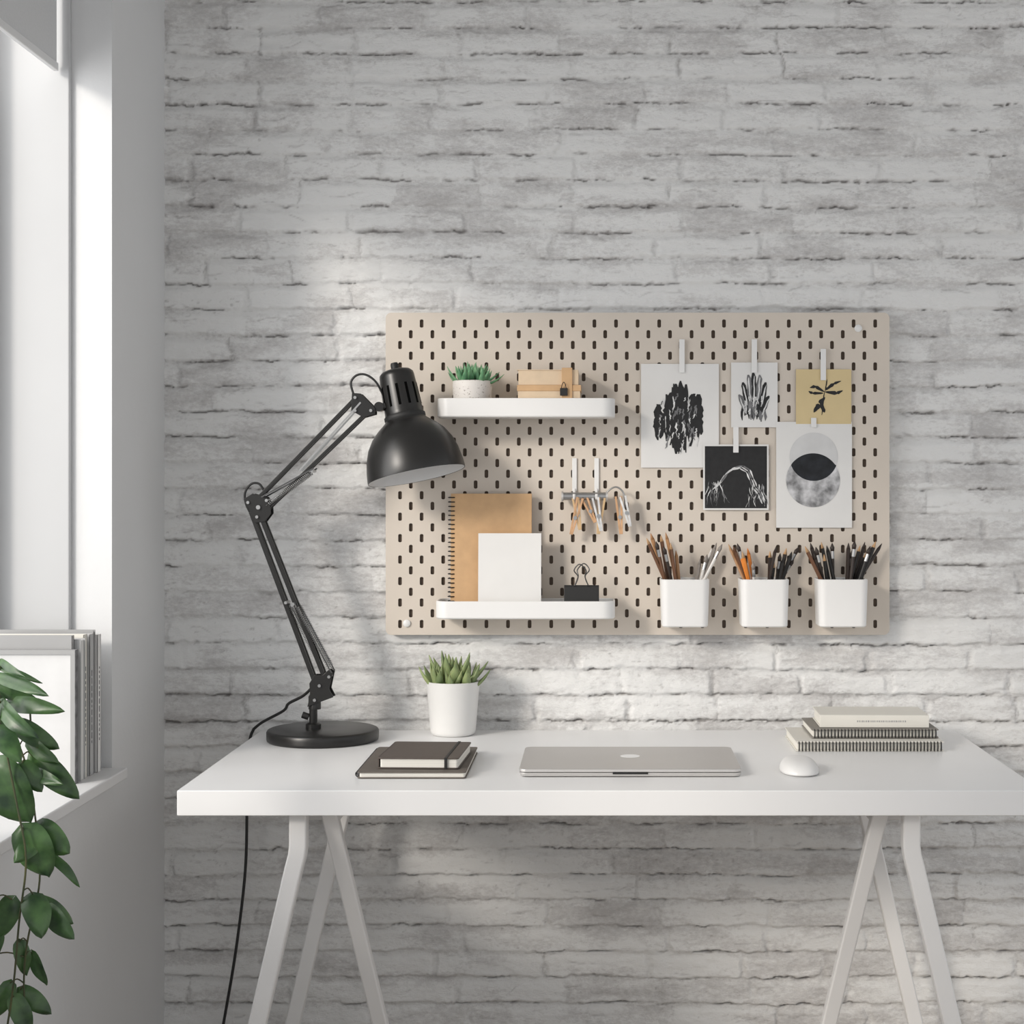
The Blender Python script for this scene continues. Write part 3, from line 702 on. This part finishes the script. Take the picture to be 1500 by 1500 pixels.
cp=[Vector((-.747,-.05,.755)),Vector((-.757,-.048,.72)),Vector((-.762,-.045,.60)),Vector((-.766,-.045,.45)),Vector((-.785,-.05,.28)),Vector((-.812,-.05,.12)),Vector((-.83,-.06,.006)),Vector((-.85,-.10,.004))]
obj('power_cable',sweep(smoothpts(cp,10),.0032,8),M['cable'],None,smooth=True)

# ------------------------------------------------------------ desk items
def nb(name,x0,x1,y0,y1,z0,z1,rot,cov,pages,elastic=False,spine=True):
    c=((x0+x1)/2,(y0+y1)/2,z0); g=grp(name,c); R=lambda vf: rotz(vf,rot,c); t=.0022
    obj('cover_bottom',R(rrprism(c[0],c[1],x1-x0,y1-y0,.006,z0,z0+t)),cov,g,bevel=.0006,seg=2)
    obj('cover_top',R(rrprism(c[0],c[1],x1-x0,y1-y0,.006,z1-t,z1)),cov,g,bevel=.0006,seg=2)
    obj('page_block',R(rrprism(c[0]+.001,c[1],x1-x0-.006,y1-y0-.006,.004,z0+t,z1-t)),pages,g)
    if spine: obj('spine',R(box(x0-.0005,x0+.002,y0+.004,y1-.004,z0,z1)),cov,g,bevel=.0006)
    if elastic: obj('elastic_band',R(box(x1-.026,x1-.021,y0-.0012,y1+.0012,z0+.0001,z1+.0009)),M['blackm'],g,bevel=.0003)
nb('spiral_journal',-.439,-.243,-.618,-.335,.7505,.7625,0,M['taupe2'],M['pages'],spine=False)
g=bpy.data.objects['spiral_journal']; b=B()
for i in range(34):
    y=-.606+.26*i/33
    b.add(sweep([(-.438+.0055*math.cos(a),y,.7565+.0052*math.sin(a)) for a in [2*math.pi*j/12 for j in range(13)]],.0008,5,False))
obj('wire_binding',b,M['blackm'],g,smooth=True)
nb('elastic_notebook',-.402,-.254,-.590,-.400,.7632,.7830,-2.5,M['taupe'],M['pages'],True)
# laptop
lx,ly=.0537,-.4775
g=grp('laptop',(lx,ly,.75))
obj('base_shell',rrprism(lx,ly,.404,.255,.014,.7515,.7585,10,taper=.006),M['alu'],g,bevel=.0015,seg=3)
obj('lid',rrprism(lx,ly,.404,.255,.014,.7592,.7655,10),M['alu'],g,bevel=.0022,seg=4)
obj('hinge_gap',rrprism(lx,ly,.396,.247,.012,.7584,.7593,8),M['blackm'],g)
obj('logo',disc_lathe([(.0185,0),(.0185,.0002)],(lx+.002,-.463,.7655),n=40),M['alu2'],g)
obj('thumb_notch',box(lx-.032,lx+.032,-.6056,-.6044,.7560,.7592),M['blackm'],g)
for sx in (-1,1):
    for sy in (-1,1): obj('foot',disc_lathe([(.006,0),(.006,.002)],(lx+sx*.17,ly+sy*.1,.7501),n=16),M['blackm'],g)
# mouse
mx_,my_=.366,-.545; n=40;kk=14
g=grp('computer_mouse',(mx_,my_,.75))
def mouse():
    v=[];f=[]
    for i in range(kk+1):
        ph=math.pi/2*i/kk
        for j in range(n):
            a=2*math.pi*j/n; ca,sa=math.cos(a),math.sin(a)
            ex=math.copysign(abs(ca)**.85,ca)*.0355; ey=math.copysign(abs(sa)**.85,sa)*.060
            r=math.cos(ph)**.7 if i<kk else 0
            z=.7525+.024*math.sin(ph)**.95*(1+.15*(ey*r/.06))
            v.append((mx_+ex*r,my_+ey*r,z))
    for i in range(kk):
        for j in range(n): f.append((i*n+j,i*n+(j+1)%n,(i+1)*n+(j+1)%n,(i+1)*n+j))
    f.append(tuple(range(n-1,-1,-1)))
    return v,f
obj('mouse_shell',mouse(),M['plastic'],g,smooth=True)
obj('mouse_base',xf(disc_lathe([(.034,0),(.0345,.0027)],(0,0,0),n=40),Matrix.Translation((mx_,my_,.7501))@Matrix.Diagonal((1,1.68,1,1))),M['greycov'],g,smooth=True,angle=40)
# stack of books
def book(name,x0,x1,y0,y1,z0,z1,cov,pages,rot=0,spiral=False,lines=0):
    c=((x0+x1)/2,(y0+y1)/2,z0); g=grp(name,c); R=lambda vf: rotz(vf,rot,c); t=.0025
    obj('cover_bottom',R(box(x0,x1,y0,y1,z0,z0+t)),cov,g,bevel=.0007,seg=2)
    obj('cover_top',R(box(x0,x1,y0,y1,z1-t,z1)),cov,g,bevel=.0007,seg=2)
    obj('page_block',R(box(x0+.003,x1-.003,y0+(.003 if not spiral else .004),y1-.003,z0+t,z1-t)),pages,g)
    if not spiral:
        obj('spine',R(box(x0,x1,y0-.001,y0+.0015,z0,z1)),cov,g,bevel=.0008,seg=2)
    else:
        b=B(); k=int((x1-x0)/.0068)
        for i in range(k):
            x=x0+.006+(x1-x0-.012)*i/(k-1)
            b.add(R(sweep([(x,y0+.002+.0055*math.cos(a),(z0+z1)/2+((z1-z0)/2-.0006)*math.sin(a)) for a in [2*math.pi*j/12 for j in range(13)]],.0014,5,False)))
        obj('wire_binding',b,M['blackm'],g,smooth=True)
    if lines:
        b=B(); rs=random.Random(9); x=x0+.075
        while x<x0+.175:
            w=rs.uniform(.001,.003); b.add(R(box(x,x+w,y0-.0013,y0-.001,(z0+z1)/2-.0018,(z0+z1)/2+.0018))); x+=w+.0018
        obj('spine_lettering',b,M['greycov'],g)
book('spiral_sketchbook',.388,.682,-.317,-.125,.7505,.7700,M['cream'],M['pages'],0,True)
book('linen_notebook',.424,.679,-.280,-.115,.7712,.7890,M['linen'],M['pages'],0,True)
book('hardcover_book',.444,.664,-.262,-.135,.7899,.8150,M['cream'],M['pages'],-1.0,False,1)

# ------------------------------------------------------------ window-sill books
sx=-.958; y=-.430; rs=random.Random(4)
spec=[(.020,.262,'paper',0),(.012,.272,'greycov',.004),(.022,.266,'paperg',.003),(.008,.255,'paper',.008),(.018,.268,'cream',.005),(.026,.262,'paperg',.002),(.010,.27,'greycov',.014)]
z0=SILL+.0003
g=grp('row_of_books',(sx-.1,-.5,SILL)); k=0
for th,h,cm,dx in spec:
    ya,yb=y-th,y; xr=sx-dx; xl=xr-.19
    obj('cover',box(xl,xr,ya,ya+.0015,z0,z0+h),M[cm],g,bevel=.0004); obj('cover',box(xl,xr,yb-.0015,yb,z0,z0+h),M[cm],g)
    if k%2==0:
        obj('spine',box(xr-.0015,xr,ya,yb,z0,z0+h),M[cm],g)
        b=B(); zz=z0+.06
        while zz<z0+.2: 
            w=rs.uniform(.003,.012); b.add(box(xr,xr+.0003,(ya+yb)/2-.002,(ya+yb)/2+.002,zz,zz+w)); zz+=w+.004
        obj('spine_lettering',b,M['inkg'],g)
    else: obj('page_block',box(xl+.002,xr-.003,ya+.0015,yb-.0015,z0,z0+h-.003),M['pagesv'],g)
    obj('pages',box(xl+.002,xr-.004,ya+.0015,yb-.0015,z0,z0+h-.004),M['pagesv'],g)
    y-=th+.0015; k+=1
g=grp('picture_frame',(sx-.1,y-.01,SILL)); ya=y-.016
x1=sx-.004; x0=x1-.20; zt=z0+.245
b=B(); w=.008
b.add(box(x0,x0+w,ya,y,z0,zt)); b.add(box(x1-w,x1,ya,y,z0,zt)); b.add(box(x0+w,x1-w,ya,y,z0,z0+w)); b.add(box(x0+w,x1-w,ya,y,zt-w,zt))
obj('frame_border',b,M['greycov'],g); obj('mat_board',box(x0+w,x1-w,ya+.004,y-.001,z0+w,zt-w),mat('mat_board_white',(.62,.62,.62,1),.85),g)
obj('frame_side',box(x1,x1+.001,ya,y,z0,zt),M['inkg'],g)

# ------------------------------------------------------------ trailing pothos
def pleaf(b,base,tip,w,nrm,fold=.35,droop=.12):
    base=Vector(base);tip=Vector(tip);d=tip-base;L=d.length;dn=d.normalized();nrm=Vector(nrm);nrm=(nrm-dn*nrm.dot(dn)).normalized()
    side=dn.cross(nrm); n,mm=12,4; v=[];f=[]
    for i in range(n+1):
        t=i/n; wt=(t**.42)*((1-t)**.72)*1.62
        c=base+d*t+nrm*(droop*L*(math.sin(math.pi*t)-.6*t*t))
        for j in range(-mm,mm+1):
            s=j/mm; off=-.10*L*abs(s)**1.5*max(0,1-t*3)
            v.append(c+side*s*w/2*wt+dn*off+nrm*(abs(s)*w*.5*fold*wt-0.10*w*s*s+.03*w*math.sin(9*t+3*s)*abs(s)))
    K=2*mm+1
    for i in range(n):
        for j in range(K-1): f.append((i*K+j,i*K+j+1,(i+1)*K+j+1,(i+1)*K+j))
    b.add((v,f))
PY=-1.13
pc=Vector((-1.035,-1.20,SILL+.0003)); g=grp('trailing_pothos',pc)
obj('pot',lathe([(0,0),(.050,0),(.055,.004),(.070,.13),(.072,.135),(.069,.136),(.066,.13),(.065,.118),(0,.118)],pc,n=48),M['ceramic'],g,smooth=True,angle=50)
obj('soil',disc_lathe([(.064,.118),(.064,.121)],pc,n=32),M['soil'],g)
lv=B(); stm=B(); rs=random.Random(21)
def Q(px,py,j=0): return P(px,py,PY+j)
top=pc+Vector((.02,.02,.12))
v1=[top,Q(-25,985,.0),Q(5,1040),Q(38,1120),Q(52,1200),Q(58,1290),Q(40,1380),Q(35,1440),Q(38,1500)]
v2=[top,Q(-20,1000,-.03),Q(0,1060,-.03),Q(25,1180,-.03),Q(38,1260,-.03),Q(28,1350,-.03),Q(20,1440,-.03),Q(8,1520,-.03)]
v3=[top,Q(-10,985,.02),Q(20,985,.03),Q(40,1010,.03),Q(45,1060,.03)]
v4=[top,Q(-30,1080,-.01),Q(-10,1200,-.01),Q(-8,1330,-.01)]
for vv in (v1,v2,v3,v4): stm.add(sweep(smoothpts(vv,8),.0016,6))
leaves=[ # base, tip, width px, depth offset
 (-5,990,70,1018,24,.0),(-10,1005,60,1030,26,.02),(10,1030,90,1040,30,.02),(0,1030,52,1082,32,-.02),(22,1060,86,1098,36,.0),(-15,1060,30,1112,42,-.03),
 (-20,1010,14,1062,34,.01),(40,1085,84,1118,30,.01),(48,1108,116,1170,44,.015),(32,1118,62,1160,34,-.01),(-14,1118,44,1206,78,-.02),(-30,1090,-2,1150,40,0),(40,1130,90,1148,24,.02),
 (-5,1150,20,1200,40,.015),
 (50,1210,100,1250,50,.01),(34,1214,72,1286,62,-.02),(58,1225,22,1262,34,.0),(72,1252,118,1298,18,.02),
 (40,1320,108,1352,42,.01),(48,1310,62,1372,46,-.02),(18,1318,-8,1376,44,-.01),(66,1330,106,1376,34,.0),(28,1380,40,1430,28,.0),
 (30,1450,76,1486,32,.01),(20,1460,45,1520,34,-.02),(15,1440,-6,1492,32,0),(46,1396,68,1444,24,.015),(-15,1400,4,1370,24,0),(-5,975,62,1000,14,.03),(0,968,36,992,14,.01)]
for i,(a,b0,c_,d_,w,j) in enumerate(leaves):
    bs=Q(a,b0,j); tp=Q(c_,d_,j-.012+rs.uniform(-.03,.025))
    nr=Vector((rs.uniform(-.45,.75),-1,rs.uniform(-.1,.7)))
    pleaf(lv,bs,tp,w/987.0*1.15,nr,rs.uniform(.05,.45),rs.uniform(.0,.10))
    cand=min([p for vv in (v1,v2,v3,v4) for p in smoothpts(vv,6)],key=lambda p:(p-bs).length)
    stm.add(sweep(smoothpts([cand,(cand+bs)/2+Vector((0,0,.006)),bs],4),.0011,5))
obj('leaves',lv,M['pothos'],g,smooth=True); obj('vines',stm,M['stem'],g,smooth=True)

# ------------------------------------------------------------ lights, world, camera
sun=bpy.data.lights.new('sun','SUN'); sun.energy=1.75; sun.color=(1.0,.925,.83); sun.angle=math.radians(11)
so=bpy.data.objects.new('sun',sun); scene.collection.objects.link(so)
so.rotation_euler=Vector((.9,1,-.5)).to_track_quat('-Z','Y').to_euler(); so.location=(-4,-4,3)
ar=bpy.data.lights.new('window_skylight','AREA'); ar.shape='RECTANGLE'; ar.size=2.6; ar.size_y=1.8; ar.energy=46; ar.color=(1,.99,.98)
ao=bpy.data.objects.new('window_skylight',ar); scene.collection.objects.link(ao); ao.location=(WX-1.3,-1.7,1.85)
ao.rotation_euler=Vector((1,0.25,-.35)).to_track_quat('-Z','Z').to_euler()
w=bpy.data.worlds.new('world'); scene.world=w; w.use_nodes=True
bg=w.node_tree.nodes['Background']; bg.inputs[0].default_value=(.975,.985,1,1); bg.inputs[1].default_value=.86
cam=bpy.data.cameras.new('camera'); co=bpy.data.objects.new('camera',cam); scene.collection.objects.link(co)
cam.sensor_width=36; cam.sensor_fit='HORIZONTAL'; cam.lens=F/1500*36; cam.shift_x=-130/1500; cam.shift_y=-35/1500
co.location=(0,CAMY,CAMZ); co.rotation_euler=(math.pi/2,0,0); cam.clip_start=.05
scene.camera=co
scene.view_settings.view_transform='Standard'; scene.view_settings.look='None'
